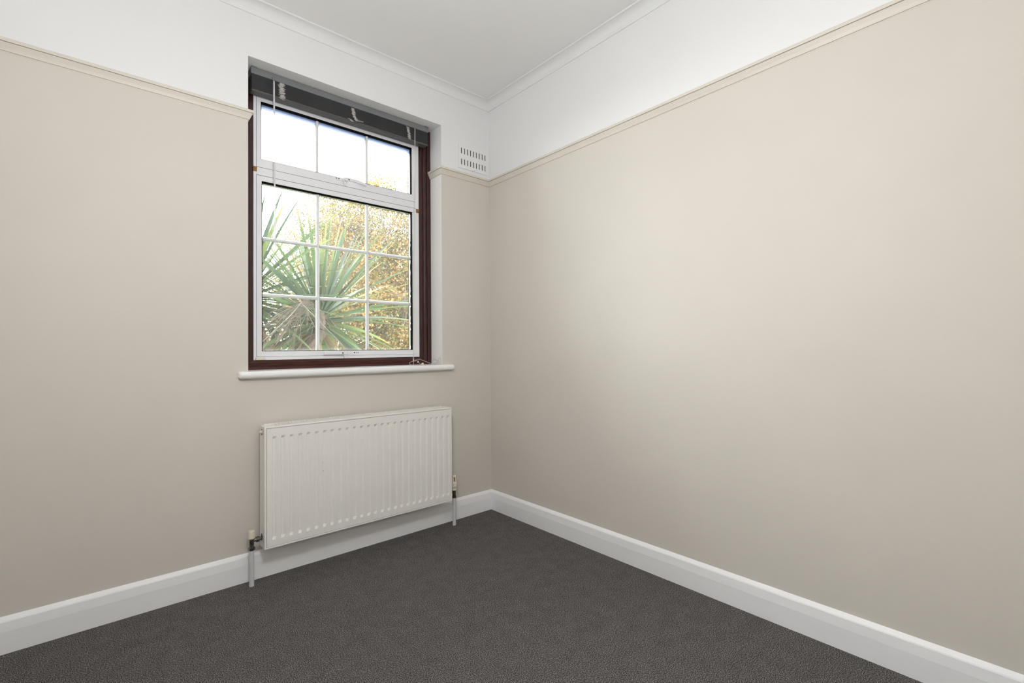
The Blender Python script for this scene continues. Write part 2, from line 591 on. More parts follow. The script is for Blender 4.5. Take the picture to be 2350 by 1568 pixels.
def timber_member(name, corners, prof, material):
    """one length of the moulded timber frame, ends mitred; corners = outer start/end and inner start/end (x, z); prof = (0..1 across, y)"""
    (ax, az), (bx, bz), (cx, cz), (dx, dz) = corners      # outer a->b, inner c->d
    bm = B()
    r0 = [bm.verts.new((ax + (cx - ax) * s, y, az + (cz - az) * s)) for s, y in prof]
    r1 = [bm.verts.new((bx + (dx - bx) * s, y, bz + (dz - bz) * s)) for s, y in prof]
    n = len(prof)
    for k in range(n):
        l = (k + 1) % n
        bm.faces.new((r0[k], r1[k], r1[l], r0[l]))
    bm.faces.new(r0)
    bm.faces.new(r1)
    return obj(name, bm, material, win)


P_TIM = [(0, 0.21), (0, 0.138), (0.28, 0.138), (0.31, 0.141), (0.34, 0.148), (0.42, 0.149), (0.46, 0.1435), (0.52, 0.1425), (0.58, 0.145), (0.63, 0.151), (0.66, 0.156), (1.0, 0.157), (1.0, 0.21)]
ox0, ox1, oz0, oz1 = WX0, WX1, WZ0, WZ1
timber_member('timber_jamb', ((ox0, oz0), (ox0, oz1), (AX0, AZ0), (AX0, AZ1)), P_TIM, 'timber')
timber_member('timber_jamb', ((ox1, oz0), (ox1, oz1), (AX1, AZ0), (AX1, AZ1)), P_TIM, 'timber')
timber_member('timber_sill', ((ox0, oz0), (ox1, oz0), (AX0, AZ0), (AX1, AZ0)), P_TIM, 'timber_h')
timber_member('timber_head', ((ox0, oz1), (ox1, oz1), (AX0, AZ1), (AX1, AZ1)), P_TIM, 'timber_h')

# aluminium outer frame with transom
bm = B()
frame_rect(bm, AX0, AX1, AZ0, AZ1, -1.4935, -0.521, 1.117, 2.545, 0.150, 0.205)
af = obj('aluminium_frame', bm, 'alu', win, bevel=0.0015)
bm = B()
box(bm, -1.4935, -0.521, 0.150, 0.205, 2.1045, 2.149)
obj('transom', bm, 'alu', win, bevel=0.0012)
bm = B()
box(bm, -1.4935, -0.521, 0.1495, 0.1503, 2.1035, 2.1062)
obj('weather_strip', bm, 'gasket', win)


def sash(name, so, gl, nx, nz, glass, label):
    """opening light: mitred frame, gasket, spacer strip, bars and panes"""
    x0, x1, z0, z1 = so
    gx0, gx1, gz0, gz1 = gl
    bm = B()
    frame_rect(bm, x0 + 0.0006, x1 - 0.0006, z0 + 0.0006, z1 - 0.0006, gx0, gx1, gz0, gz1, 0.1475, 0.1500)
    s = obj(name, bm, 'alu', win, bevel=0.001, label=label)
    bm = B()
    frame_rect(bm, x0 + 0.0012, x1 - 0.0012, z0 + 0.0012, z1 - 0.0012, gx0 - 0.001, gx1 + 0.001, gz0 - 0.001, gz1 + 0.001, 0.1500, 0.2045)
    obj('sash_rebate', bm, 'gasket', s)
    e, et, eb = 0.0035, 0.0055, 0.0030
    for nm_, m_, ya, yb in (('gasket', 'gasket', 0.1502, 0.172), ('spacer_strip', 'spacer', 0.1755, 0.191), ('gasket', 'gasket', 0.191, 0.1985)):
        bm = B()
        frame_rect(bm, gx0 - 0.0005, gx1 + 0.0005, gz0 - 0.0005, gz1 + 0.0005, gx0 + e, gx1 - e, gz0 + eb, gz1 - et, ya, yb)
        obj(nm_, bm, m_, s)
    xs = [gx0 + (gx1 - gx0) * k / nx for k in range(nx + 1)]
    zs = [gz0 + (gz1 - gz0) * k / nz for k in range(nz + 1)]
    hw = 0.0100
    for x in xs[1:-1]:
        bm = B()
        extrude_bar(bm, 'v', x, gz0 + eb, gz1 - et, hw)
        obj('glazing_bar', bm, 'bar', s)
    for z in zs[1:-1]:
        for k in range(nx):
            a = gx0 + e if k == 0 else xs[k] + hw
            b = gx1 - e if k == nx - 1 else xs[k + 1] - hw
            bm = B()
            extrude_bar(bm, 'h', z, a, b, hw)
            obj('glazing_bar', bm, 'bar', s)
    for i in range(nx):
        for j in range(nz):
            bm = B()
            xa = xs[i] + (e if i == 0 else 0.004)
            xb = xs[i + 1] - (e if i == nx - 1 else 0.004)
            za = zs[j] + (eb if j == 0 else 0.004)
            zb = zs[j + 1] - (et if j == nz - 1 else 0.004)
            box(bm, xa, xb, 0.1722, 0.1754, za, zb)
            obj('pane', bm, glass, s)
    return s


def extrude_bar(bm, way, c, a, b, hw):
    """slim white bar with bevelled faces"""
    prof = [(-hw, 0.1765), (-hw * 0.55, 0.1665), (hw * 0.55, 0.1665), (hw, 0.1765), (hw, 0.182), (hw * 0.55, 0.192), (-hw * 0.55, 0.192), (-hw, 0.182)]
    if way == 'v':
        r0 = [bm.verts.new((c + d, y, a)) for d, y in prof]
        r1 = [bm.verts.new((c + d, y, b)) for d, y in prof]
    else:
        r0 = [bm.verts.new((a, y, c + d)) for d, y in prof]
        r1 = [bm.verts.new((b, y, c + d)) for d, y in prof]
    n = len(prof)
    for k in range(n):
        bm.faces.new((r0[k], r1[k], r1[(k + 1) % n], r0[(k + 1) % n]))
    bm.faces.new(r0)
    bm.faces.new(r1)


s_top = sash('top_sash', (-1.4935, -0.521, 2.149, 2.545), (-1.472, -0.549, 2.194, 2.512), 3, 1, 'glass_top', 'top-hung upper light of three panes')
s_low = sash('lower_sash', (-1.4935, -0.521, 1.117, 2.1045), (-1.468, -0.5475, 1.146, 2.075), 3, 3, 'glass_low', 'lower light of nine panes')


def handle(par, x, z, way, arc_up, screws=(-0.049, -0.034)):
    """cockspur handle: plate with screws, spur nose, long lever"""
    bm = B()
    pl = []
    for k in range(9):
        a = PI / 2 + PI * k / 8
        pl.append((x - way * 0.045 + way * 0.009 * math.cos(a), z + 0.009 * math.sin(a)))
    for k in range(9):
        a = -PI / 2 + PI * k / 8
        pl.append((x + way * 0.012 + way * 0.009 * math.cos(a), z + 0.009 * math.sin(a)))
    extrude_poly(bm, pl, 0.1435, 0.1478)
    h = obj('handle', bm, 'alu', par, bevel=0.0008)
    bm = B()
    lathe(bm, (x, 0.1436, z), (0, -1, 0), [(0, 0.0135), (0.010, 0.0135), (0.0125, 0.011)], 20)
    extrude_poly(bm, [(x - 0.013, z), (x + 0.013, z + 0.001), (x + 0.0035, z - 0.033), (x - 0.0035, z - 0.033)], 0.1345, 0.1436)
    obj('spur', bm, 'alu', h, bevel=0.0006)
    bm = B()
    n = 10
    top, bot = [], []
    for k in range(n + 1):
        t = k / n
        xx = x + way * (0.008 + 0.122 * t)
        lift = arc_up * (math.sin(PI * min(1, t * 1.02)) * 0.006) - 0.010 * t * arc_up
        top.append((xx, z + 0.0105 + lift - 0.003 * t))
        bot.append((xx, z - 0.0085 + lift * 0.9 + 0.001 * t))
    pts = top + bot[::-1]
    if way < 0:
        pts = pts[::-1]
    extrude_poly(bm, pts, 0.121, 0.130)
    lathe(bm, (x + way * 0.004, 0.135, z), (0, -1, 0), [(0, 0.011), (0.014, 0.011)], 16)
    obj('lever', bm, 'alu', h, bevel=0.002)
    for dx in screws:
        bm = B()
        lathe(bm, (x + way * dx, 0.1437, z), (0, -1, 0), [(0, 0.0038), (0.0006, 0.0034)], 10)
        obj('screw_head', bm, 'black', h)
    bm = B()
    lathe(bm, (x + way * 0.020, 0.1211, z - 0.001), (0, -1, 0), [(0, 0.0045), (0.0006, 0.004)], 12)
    obj('pivot_pin', bm, 'brass', h)
    return h


handle(s_top, -1.012, 2.186, 1, 1)
handle(s_low, -1.014, 1.1325, -1, 0, ())
for dx in (0.062, 0.075, 0.086):
    bm = B()
    lathe(bm, (-1.014 + dx, 0.1476, 1.1325), (0, -1, 0), [(0, 0.003 if dx > 0.07 else 0.0045), (0.0005, 0.0025)], 10)
    obj('screw_hole', bm, 'black', s_low)

# packing blocks where the transom meets the frame, yellowed corner cap
for x0, x1, z0, z1 in ((-1.5095, -1.4915, 2.122, 2.148), (-0.517, -0.498, 2.078, 2.104)):
    bm = B()
    box(bm, x0, x1, 0.1465, 0.153, z0, z1)
    obj('packing_block', bm, 'block', win, bevel=0.001, label='small raw timber packing block')
bm = B()
extrude_poly(bm, [(-1.4985, 1.1005), (-1.452, 1.1005), (-1.458, 1.117), (-1.478, 1.119), (-1.4985, 1.112)], 0.136, 0.1475)
obj('corner_cap', bm, 'plast_old', win, bevel=0.001, label='yellowed plastic cap in the corner of the frame')

# window board with a rounded nosing
SX0, SX1 = -1.612, -0.330
bm = B()
# inside the reveal
box(bm, WX0, WX1, -0.001, 0.1385, WZ0 - 0.040, WZ0 + 0.001)
# nosing in front of the wall with softened ends
np_ = [(0.0, WZ0 + 0.001), (-0.020, WZ0 - 0.0005)]
for k in range(1, 10):
    a = PI / 2 + PI * k / 10
    np_.append((-0.020 + 0.0165 * math.cos(a), WZ0 - 0.0185 + 0.0180 * math.sin(a)))
np_ += [(-0.020, WZ0 - 0.0365), (0.0, WZ0 - 0.0365)]
zc = WZ0 - 0.0185
rings = []
for x, s in ((SX0, 0.45), (SX0 + 0.002, 0.72), (SX0 + 0.007, 0.92), (SX0 + 0.014, 1.0), (SX1 - 0.014, 1.0), (SX1 - 0.007, 0.92), (SX1 - 0.002, 0.72), (SX1, 0.45)):
    rings.append([bm.verts.new((x, y * s, zc + (z - zc) * s)) for y, z in np_])
for i in range(len(rings) - 1):
    for k in range(len(np_)):
        l = (k + 1) % len(np_)
        bm.faces.new((rings[i][k], rings[i + 1][k], rings[i + 1][l], rings[i][l]))
bm.faces.new(rings[0])
bm.faces.new(rings[-1])
obj('window_sill', bm, 'sill', win, label='white gloss window board with rounded nosing')

# threads of cobweb stretched across the outside of the glass
for pts in (((-1.4646, 0.207, 1.585), (-1.33, 0.207, 1.505), (-1.245, 0.207, 1.427)), ((-1.245, 0.207, 1.427), (-1.10, 0.207, 1.28), (-1.02, 0.207, 1.20), (-0.985, 0.207, 1.150)),
            ((-1.245, 0.207, 1.427), (-1.31, 0.207, 1.345), (-1.45, 0.207, 1.20)), ((-1.034, 0.207, 1.150), (-1.028, 0.207, 1.205))):
    bm = B()
    tube(bm, pts, 0.0008, 5)
    obj('cobweb_strand', bm, 'web', win)

# ------------------------------------------------------------------ venetian blind
BX0, BX1 = -1.535, -0.459
blind = thing('venetian_blind', (-0.997, 0.105, 2.52), 'dark grey venetian blind drawn right up at the window head', 'blind')
bm = B()
box(bm, BX0, BX1, 0.079, 0.133, 2.616, 2.650)
hr = obj('headrail', bm, 'head', blind, bevel=0.002, label='mid grey metal headrail')
for x in (BX0 + 0.014, BX1 - 0.014):
    bm = B()
    box(bm, x - 0.012, x + 0.012, 0.0765, 0.1345, 2.6485, 2.6552)
    obj('bracket', bm, 'head', hr)
bm = B()
n = 8
prof = []
for k in range(n + 1):
    t = k / n
    prof.append((0.082 + 0.048 * t, 0.0022 * math.sin(PI * t)))
top = [(y, z + 0.0006) for y, z in prof]
low = [(y, z - 0.0006) for y, z in prof][::-1]
pp = top + low
r0 = [bm.verts.new((BX0 + 0.004, y, z)) for y, z in pp]
r1 = [bm.verts.new((BX1 - 0.004, y, z)) for y, z in pp]
for k in range(len(pp)):
    l = (k + 1) % len(pp)
    bm.faces.new((r0[k], r1[k], r1[l], r0[l]))
bm.faces.new(r0)
bm.faces.new(r1)
slat0 = obj('slat', bm, 'slat', blind)
random.seed(5)
NS = 28
for k in range(NS):
    s = slat0 if k == 0 else slat0.copy()
    if k:
        COL.objects.link(s)
        s.parent = blind
    s.matrix_parent_inverse = blind.matrix_world.inverted()
    s.location = (random.uniform(-0.002, 0.002), random.uniform(-0.0009, 0.0007), 2.5395 + k * 0.00275)
bm = B()
box(bm, BX0 + 0.003, BX1 - 0.003, 0.0805, 0.1315, 2.5255, 2.5375)
obj('bottom_rail', bm, 'brail', blind, bevel=0.004, label='taupe grey bottom rail')


def squiggle(pts_c, w, n, seed):
    """ladder string bunched into loops along a short run of points"""
    rnd = random.Random(seed)
    out = []
    for k in range(n):
        t = k / (n - 1) * (len(pts_c) - 1)
        i = min(int(t), len(pts_c) - 2)
        f = t - i
        c = Vector(pts_c[i]).lerp(Vector(pts_c[i + 1]), f)
        sgn = 1 if k % 2 else -1
        out.append(c + Vector((sgn * w * rnd.uniform(0.35, 1.0), -abs(rnd.gauss(0, 0.003)), rnd.uniform(-0.003, 0.003))))
    return out


def smooth_path(pts, sub=4):
    P = [Vector(p) for p in pts]
    out = []
    for i in range(len(P) - 1):
        p0, p1, p2, p3 = P[max(i - 1, 0)], P[i], P[i + 1], P[min(i + 2, len(P) - 1)]
        for k in range(sub):
            t = k / sub
            out.append(0.5 * ((2 * p1) + (p2 - p0) * t + (2 * p0 - 5 * p1 + 4 * p2 - p3) * t * t + (3 * p1 - p0 - 3 * p2 + p3) * t ** 3))
    out.append(P[-1])
    return out


YS = 0.0765
for i, (run, w) in enumerate(((((-1.386, YS, 2.610), (-1.384, YS, 2.570), (-1.384, YS, 2.524)), 0.020),
                              (((-0.988, YS, 2.607), (-0.980, YS, 2.570), (-0.966, YS, 2.536)), 0.014),
                              (((-0.620, YS, 2.607), (-0.610, YS, 2.570), (-0.606, YS, 2.530)), 0.013))):
    bm = B()
    for q in range(2):
        tube(bm, smooth_path(squiggle(run, w, 46, 31 + i * 7 + q), 3), 0.00085, 4, True)
    if i == 1:
        tube(bm, smooth_path(squiggle(((-1.012, YS, 2.536), (-0.988, YS, 2.527)), 0.008, 26, 77), 3), 0.00085, 4, True)
        tube(bm, smooth_path([(-0.968, YS, 2.538), (-0.95, YS - 0.002, 2.545), (-0.94, YS, 2.539), (-0.93, YS - 0.002, 2.546), (-0.92, YS, 2.541)], 4), 0.00085, 4)
        tube(bm, smooth_path([(-0.966, YS, 2.543), (-0.95, YS - 0.002, 2.538), (-0.94, YS, 2.546), (-0.93, YS - 0.002, 2.540), (-0.92, YS, 2.547)], 4), 0.00085, 4)
    obj('ladder_string', bm, 'cord', blind, label='bunched pale ladder string')

bm = B()
tube(bm, [(-1.4325, 0.079, 2.624), (-1.4325, 0.069, 2.622), (-1.430, 0.067, 2.610), (-1.4265, 0.067, 2.598)], 0.003, 8)
wh = obj('wand_hook', bm, 'head', blind)
bm = B()
tube(bm, [(-1.4265, 0.067, 2.604), (-1.4245, 0.067, 2.2), (-1.4215, 0.067, 1.709)], 0.0046, 6)
obj('tilt_wand', bm, 'acrylic', blind, label='clear acrylic tilt wand hanging over the glass')
bm = B()
box(bm, -0.578, -0.552, 0.0765, 0.080, 2.606, 2.616)
obj('cord_lock', bm, 'brass', hr)
# pull cords: straight fall, then loose loops lying on the sill
SZ = WZ0 + 0.0035
bm = B()
tube(bm, smooth_path([(-0.568, 0.073, 2.612), (-0.575, 0.070, 2.3), (-0.590, 0.066, 1.6), (-0.600, 0.055, 1.115), (-0.602, 0.045, 1.078),
                      (-0.622, 0.03, 1.072), (-0.642, 0.025, 1.064), (-0.638, 0.02, SZ + 0.003), (-0.612, 0.015, SZ), (-0.585, 0.015, SZ), (-0.555, 0.02, SZ)], 5), 0.0011, 5)
tube(bm, smooth_path([(-0.563, 0.073, 2.612), (-0.570, 0.070, 2.3), (-0.585, 0.066, 1.6), (-0.596, 0.055, 1.120), (-0.583, 0.045, 1.082),
                      (-0.572, 0.035, 1.066), (-0.556, 0.03, SZ + 0.003), (-0.53, 0.025, SZ), (-0.500, 0.02, SZ)], 5), 0.0011, 5)
tube(bm, smooth_path([(-0.602, 0.045, 1.076), (-0.604, 0.04, 1.06), (-0.603, 0.035, SZ), (-0.575, 0.03, SZ), (-0.54, 0.02, SZ), (-0.51, 0.01, SZ)], 5), 0.0011, 5)
tube(bm, smooth_path([(-0.602, 0.045, 1.075), (-0.585, 0.05, 1.073), (-0.568, 0.06, 1.082), (-0.545, 0.065, 1.084), (-0.52, 0.065, 1.075), (-0.49, 0.06, 1.064), (-0.465, 0.05, SZ + 0.004), (-0.44, 0.04, SZ), (-0.43, 0.03, SZ)], 5), 0.0011, 5)
loops = []
rl = random.Random(9)
for k in range(44):
    a = k * 0.72
    loops.append((-0.449 + 0.026 * math.cos(a) * (0.6 + 0.4 * rl.random()) + 0.0, 0.030 + 0.016 * math.sin(a * 0.77) * rl.uniform(0.5, 1), max(SZ, 1.066 + 0.020 * math.sin(a) * rl.uniform(0.4, 1.0))))
loops += [(-0.432, 0.02, 1.085), (-0.425, 0.015, 1.094), (-0.418, 0.012, 1.088), (-0.416, 0.01, 1.07), (-0.424, 0.008, 1.056), (-0.44, 0.006, SZ), (-0.48, 0.006, SZ), (-0.43, 0.004, SZ), (-0.418, 0.0, SZ)]
tube(bm, smooth_path(loops, 4), 0.0011, 5)
obj('pull_cord', bm, 'cord', blind, label='thin pale pull cords ending in loose loops on the sill')
for c in ((-0.602, 0.045, 1.079), (-0.574, 0.036, 1.068)):
    bm = B()
    lathe(bm, c, (0.2, -0.3, 1), [(-0.006, 0.002), (-0.003, 0.0038), (0.004, 0.0034), (0.007, 0.0014)], 10)
    obj('cord_connector', bm, 'cord', blind)
bm = B()
lathe(bm, (-0.550, 0.020, WZ0 + 0.0085), (0.7, -0.7, 0.1), [(-0.007, 0.003), (-0.005, 0.0068), (0.004, 0.0072), (0.007, 0.005)], 14)
obj('cord_tassel', bm, 'plast_old', blind)

# ------------------------------------------------------------------ air vent
vent = thing('air_vent', (-0.145, 0, 2.40), 'white slotted air vent painted over, just above the picture rail by the corner', 'vent')
VX0, VX1, VZ0, VZ1 = -0.272, -0.022, 2.405, 2.572
sl_w, pitch = 0.0078, 0.0257
sx = [-0.2495 + pitch * k for k in range(9)]
rows = [(2.431, 2.471), (2.507, 2.548)]
# plate as a grid of bars between the slots so that the slots are real openings
bm = B()
yA, yB = -0.0045, -0.0005
box(bm, VX0, VX1, yA, yB, VZ0, rows[0][0])
box(bm, VX0, VX1, yA, yB, rows[0][1], rows[1][0])
box(bm, VX0, VX1, yA, yB, rows[1][1], VZ1)
for z0, z1 in rows:
    edges = [VX0]
    for x in sx:
        edges += [x, x + sl_w]
    edges.append(VX1)
    for k in range(0, len(edges), 2):
        box(bm, edges[k], edges[k + 1], yA, yB, z0, z1)
bmesh.ops.remove_doubles(bm, verts=bm.verts, dist=1e-5)
obj('vent_plate', bm, 'white_wall', vent)
for z0, z1 in rows:
    for x in sx:
        bm = B()
        box(bm, x - 0.0005, x + sl_w + 0.0005, -0.0010, -0.0002, z0 - 0.0005, z1 + 0.0005)
        obj('slot_backing', bm, 'slot', vent)  # black plate behind each slot, painting in the shade of its depth
bm = B()
tube(bm, [(-0.128, -0.004, 2.420), (-0.140, -0.013, 2.4115), (-0.158, -0.020, 2.402), (-0.166, -0.022, 2.3985)], 0.003, 8)
obj('pull_tab', bm, 'white_wall', vent)

# ------------------------------------------------------------------ radiator
rad = thing('radiator', (-0.972, -0.08, 0.0), 'white ribbed double panel radiator fixed to the wall under the window', 'radiator')
RX0, RX1, RZ0, RZ1, RYF, RYB = -1.521, -0.423, 0.174, 0.774, -0.125, -0.035
# front panel: height field with 26 sunken flutes
CH0, CHP, CHW = -1.4865, 0.04095, 0.0215
ZT, ZBm = 0.722, 0.219
xs = [(-1.5100, 0.0)]
for k in range(26):
    c = CH0 + CHP * k
    xs += [(c, 0.0), (c + 0.0028, 1.0), (c + CHW - 0.0075, 1.0), (c + CHW, 0.0)]
xs.append((-0.4335, 0.0))
zs = [(RZ0 + 0.010, 0.0), (ZBm - 0.004, 0.0), (ZBm + 0.010, 1.0), (ZT - 0.010, 1.0), (ZT + 0.003, 0.0), (RZ1 - 0.0100, 0.0)]
bm = B()
DEP = 0.0062
grid = [[bm.verts.new((x, RYF + DEP * a * b, z)) for x, a in xs] for z, b in zs]
for j in range(len(zs) - 1):
    for i in range(len(xs) - 1):
        bm.faces.new((grid[j][i], grid[j][i + 1], grid[j + 1][i + 1], grid[j + 1][i]))
# turn the edge back so that the panel has depth
rim = [grid[0][i] for i in range(len(xs))] + [grid[j][-1] for j in range(1, len(zs))] + [grid[-1][i] for i in range(len(xs) - 2, -1, -1)] + [grid[j][0] for j in range(len(zs) - 2, 0, -1)]
back_ = [bm.verts.new((v.co.x, RYF + 0.012, v.co.z)) for v in rim]
for k in range(len(rim)):
    l = (k + 1) % len(rim)
    bm.faces.new((rim[k], back_[k], back_[l], rim[l]))
obj('front_panel', bm, 'rad', rad, label='cream white pressed panel with 26 vertical flutes')
# casing rim round the panel with a narrow joint
bm = B()
frame_rect(bm, RX0, RX1, RZ0, RZ1, -1.5109, -0.4326, RZ0 + 0.0082, RZ1 - 0.0091, RYF - 0.0005, RYF + 0.012)
obj('panel_rim', bm, 'rad', rad, bevel=0.0025)
bm = B()
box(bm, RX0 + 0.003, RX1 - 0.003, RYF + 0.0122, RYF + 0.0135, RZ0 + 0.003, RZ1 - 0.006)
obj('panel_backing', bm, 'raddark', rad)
bm = B()
box(bm, RX0 + 0.004, RX1 - 0.004, RYB - 0.006, RYB, RZ0 + 0.002, RZ1 - 0.004)
obj('rear_panel', bm, 'rad', rad, bevel=0.001)
# side covers with round openings for the tappings: modelled as a plate with an octagonal hole at bottom and top
for sgn, x in ((-1, RX0), (1, RX1)):
    bm = B()
    y0, y1 = RYF + 0.0125, RYB
    yc, rr = -0.074, 0.0165
    xa, xb = (x, x + 0.0015) if sgn < 0 else (x - 0.0015, x)
    holes = [0.226, 0.744]
    zed = [RZ0 + 0.001, 0.226 - 0.024, 0.226 + 0.024, 0.744 - 0.024, 0.744 + 0.024, RZ1 - 0.001]
    for a, b in ((0, 1), (2, 3), (4, 5)):
        box(bm, xa, xb, y0, y1, zed[a], zed[b])
    for hz in holes:
        N = 16
        out_ = []
        inn = []
        for k in range(N):
            a = 2 * PI * k / N + PI / N
            ca, sa = math.cos(a), math.sin(a)
            # outer point on the rectangle edge
            hy = (y1 - yc) if ca > 0 else (yc - y0)
            t = min(hy / abs(ca) if abs(ca) > 1e-6 else 9, 0.024 / abs(sa) if abs(sa) > 1e-6 else 9)
            out_.append((yc + ca * t, hz + sa * t))
            inn.append((yc + ca * rr, hz + sa * rr))
        vo = {}
        for s_, xx in (('a', xa), ('b', xb)):
            for nm_, arr in (('o', out_), ('i', inn)):
                vo[s_, nm_] = [bm.verts.new((xx, p[0], p[1])) for p in arr]
        for k in range(N):
            l = (k + 1) % N
            for s_ in 'ab':
                bm.faces.new((vo[s_, 'o'][k], vo[s_, 'o'][l], vo[s_, 'i'][l], vo[s_, 'i'][k]))
            bm.faces.new((vo['a', 'i'][k], vo['a', 'i'][l], vo['b', 'i'][l], vo['b', 'i'][k]))
    obj('side_cover', bm, 'rad', rad)
    for hz in holes:
        bm = B()
        lathe(bm, (x - sgn * 0.012, yc, hz), (sgn, 0, 0), [(0, 0.015), (0.006, 0.015), (0.0062, 0.009)], 16)
        obj('tapping', bm, 'rust', rad)
# top grille: frame strips and slanting louvres
bm = B()
box(bm, RX0 + 0.002, RX1 - 0.002, RYF + 0.0118, RYF + 0.030, RZ1 - 0.004, RZ1 - 0.001)
box(bm, RX0 + 0.02, RX1 - 0.02, RYB - 0.003, RYB + 0.001, RZ1 - 0.004, RZ1 + 0.0035)
box(bm, RX0 + 0.002, RX0 + 0.05, RYF + 0.030, RYB - 0.004, RZ1 - 0.004, RZ1 - 0.001)
box(bm, RX1 - 0.05, RX1 - 0.002, RYF + 0.030, RYB - 0.004, RZ1 - 0.004, RZ1 - 0.001)
gr = obj('top_grille', bm, 'rad', rad)
NL = 66
bm = B()
a0 = [bm.verts.new(v) for v in ((0, RYF + 0.029, -0.004), (0.0028, RYF + 0.029, -0.004), (0.0080, RYF + 0.029, 0.0005), (0.0052, RYF + 0.029, 0.0005))]
a1 = [bm.verts.new(v) for v in ((0.004, RYB - 0.003, -0.002), (0.0068, RYB - 0.003, -0.002), (0.0120, RYB - 0.003, 0.0055), (0.0092, RYB - 0.003, 0.0055))]
bm.faces.new(a0)
bm.faces.new(a1)
for k in range(4):
    bm.faces.new((a0[k], a1[k], a1[(k + 1) % 4], a0[(k + 1) % 4]))
lv0 = obj('louvre', bm, 'rad', gr)
for k in range(NL):
    if k == 0:
        l_ = lv0
    else:
        l_ = lv0.copy()
        COL.objects.link(l_)
        l_.parent = gr
    l_.location = (RX0 + 0.050 + k * (RX1 - RX0 - 0.112) / (NL - 1), 0, RZ1 - 0.0008)
bm = B()
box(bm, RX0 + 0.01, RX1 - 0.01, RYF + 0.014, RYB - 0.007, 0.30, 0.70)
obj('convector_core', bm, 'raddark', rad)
for x in (-1.33, -0.61):
    bm = B()
    box(bm, x - 0.015, x + 0.015, RYB, -0.0008, 0.24, 0.72)
    obj('wall_bracket', bm, 'rad', rad)
# chips in the enamel
for cx_, cz_, r_ in ((-1.2395, 0.556, 0.0016), (-1.2385, 0.547, 0.0009), (-1.2375, 0.511, 0.0016), (-0.985, 0.705, 0.0011)):
    bm = B()
    lathe(bm, (cx_, RYF + 0.0002, cz_), (0, -1, 0), [(0, r_), (0.0005, r_ * 0.8)], 7)
    obj('paint_chip', bm, 'black', rad)
# bleed plug
bm = B()
lathe(bm, (RX0 + 0.001, -0.074, 0.744), (-1, 0, 0), [(0, 0.0105), (0.004, 0.0105), (0.0045, 0.0065), (0.011, 0.0065), (0.0115, 0.003), (0.014, 0.003)], 8)
obj('bleed_plug', bm, 'plastic', rad)

# lockshield valve on the left
LX, LY = -1.567, -0.078
lv = thing('lockshield_valve', (LX, LY, 0.226), None, None)
lv.parent = rad
lv.matrix_parent_inverse = rad.matrix_world.inverted()
bm = B()
lathe(bm, (LX, LY, 0.231), (0, 0, 1), [(0, 0.0165), (0.003, 0.0172), (0.030, 0.0158), (0.036, 0.0150), (0.039, 0.0125)], 12)
obj('cap', bm, 'plastic', lv, label='cream plastic cap')
bm = B()
lathe(bm, (LX, LY, 0.188), (0, 0, 1), [(0, 0.0105), (0.044, 0.0105)], 16)
lathe(bm, (LX + 0.006, LY, 0.220), (1, 0.06, 0.0), [(0, 0.0075), (0.014, 0.0095), (0.0141, 0.0135), (0.026, 0.0135), (0.0261, 0.009), (0.036, 0.009), (0.0361, 0.011), (0.050, 0.011)], 14)
obj('valve_body', bm, 'chrome', lv, label='tarnished chrome valve body')
bm = B()
lathe(bm, (LX, LY, 0.172), (0, 0, 1), [(0, 0.011), (0.003, 0.0155), (0.015, 0.0155), (0.018, 0.011)], 6)
obj('compression_nut', bm, 'chrome', lv)
bm = B()
lathe(bm, (LX, LY, 0.0), (0, 0, 1), [(0, 0.0112), (0.172, 0.0112), (0.174, 0.009)], 18)
obj('pipe', bm, 'pipe', rad, smooth=False, label='white pipe rising from the carpet')

# thermostatic valve on the right
TX, TY = -0.3835, -0.088
tv = thing('thermostatic_valve', (TX, TY, 0.226), None, None)
tv.parent = rad
tv.matrix_parent_inverse = rad.matrix_world.inverted()
bm = B()
lathe(bm, (TX, TY, 0.246), (0, 0, 1), [(0, 0.0175), (0.004, 0.0195), (0.014, 0.0200), (0.030, 0.0195), (0.036, 0.0168), (0.070, 0.0150), (0.075, 0.0135), (0.077, 0.010)], 18)
th_ = obj('valve_head', bm, 'plastic', tv, label='cream thermostatic head')
bm = B()
box(bm, TX - 0.0095, TX - 0.0045, TY - 0.0155, TY - 0.0135, 0.287, 0.314)
obj('indicator_slot', bm, 'black', th_)
bm = B()
lathe(bm, (TX, TY, 0.227), (0, 0, 1), [(0, 0.0150), (0.0135, 0.0162), (0.0145, 0.013), (0.019, 0.013)], 18)
obj('collar', bm, 'plastic', tv)
bm = B()
lathe(bm, (TX, TY, 0.178), (0, 0, 1), [(0, 0.0135), (0.012, 0.0135), (0.0125, 0.0105), (0.050, 0.0105)], 14)
lathe(bm, (TX - 0.006, TY, 0.215), (-1, 0.3, 0.1), [(0, 0.008), (0.012, 0.010), (0.0121, 0.013), (0.022, 0.013), (0.0221, 0.009), (0.046, 0.009)], 12)
obj('valve_body', bm, 'brass', tv, label='tarnished brass valve body')
bm = B()
lathe(bm, (TX, TY, 0.0), (0, 0, 1), [(0, 0.0115), (0.176, 0.0115), (0.178, 0.009)], 18)
obj('pipe', bm, 'pipe', rad, label='white pipe rising from the carpet')

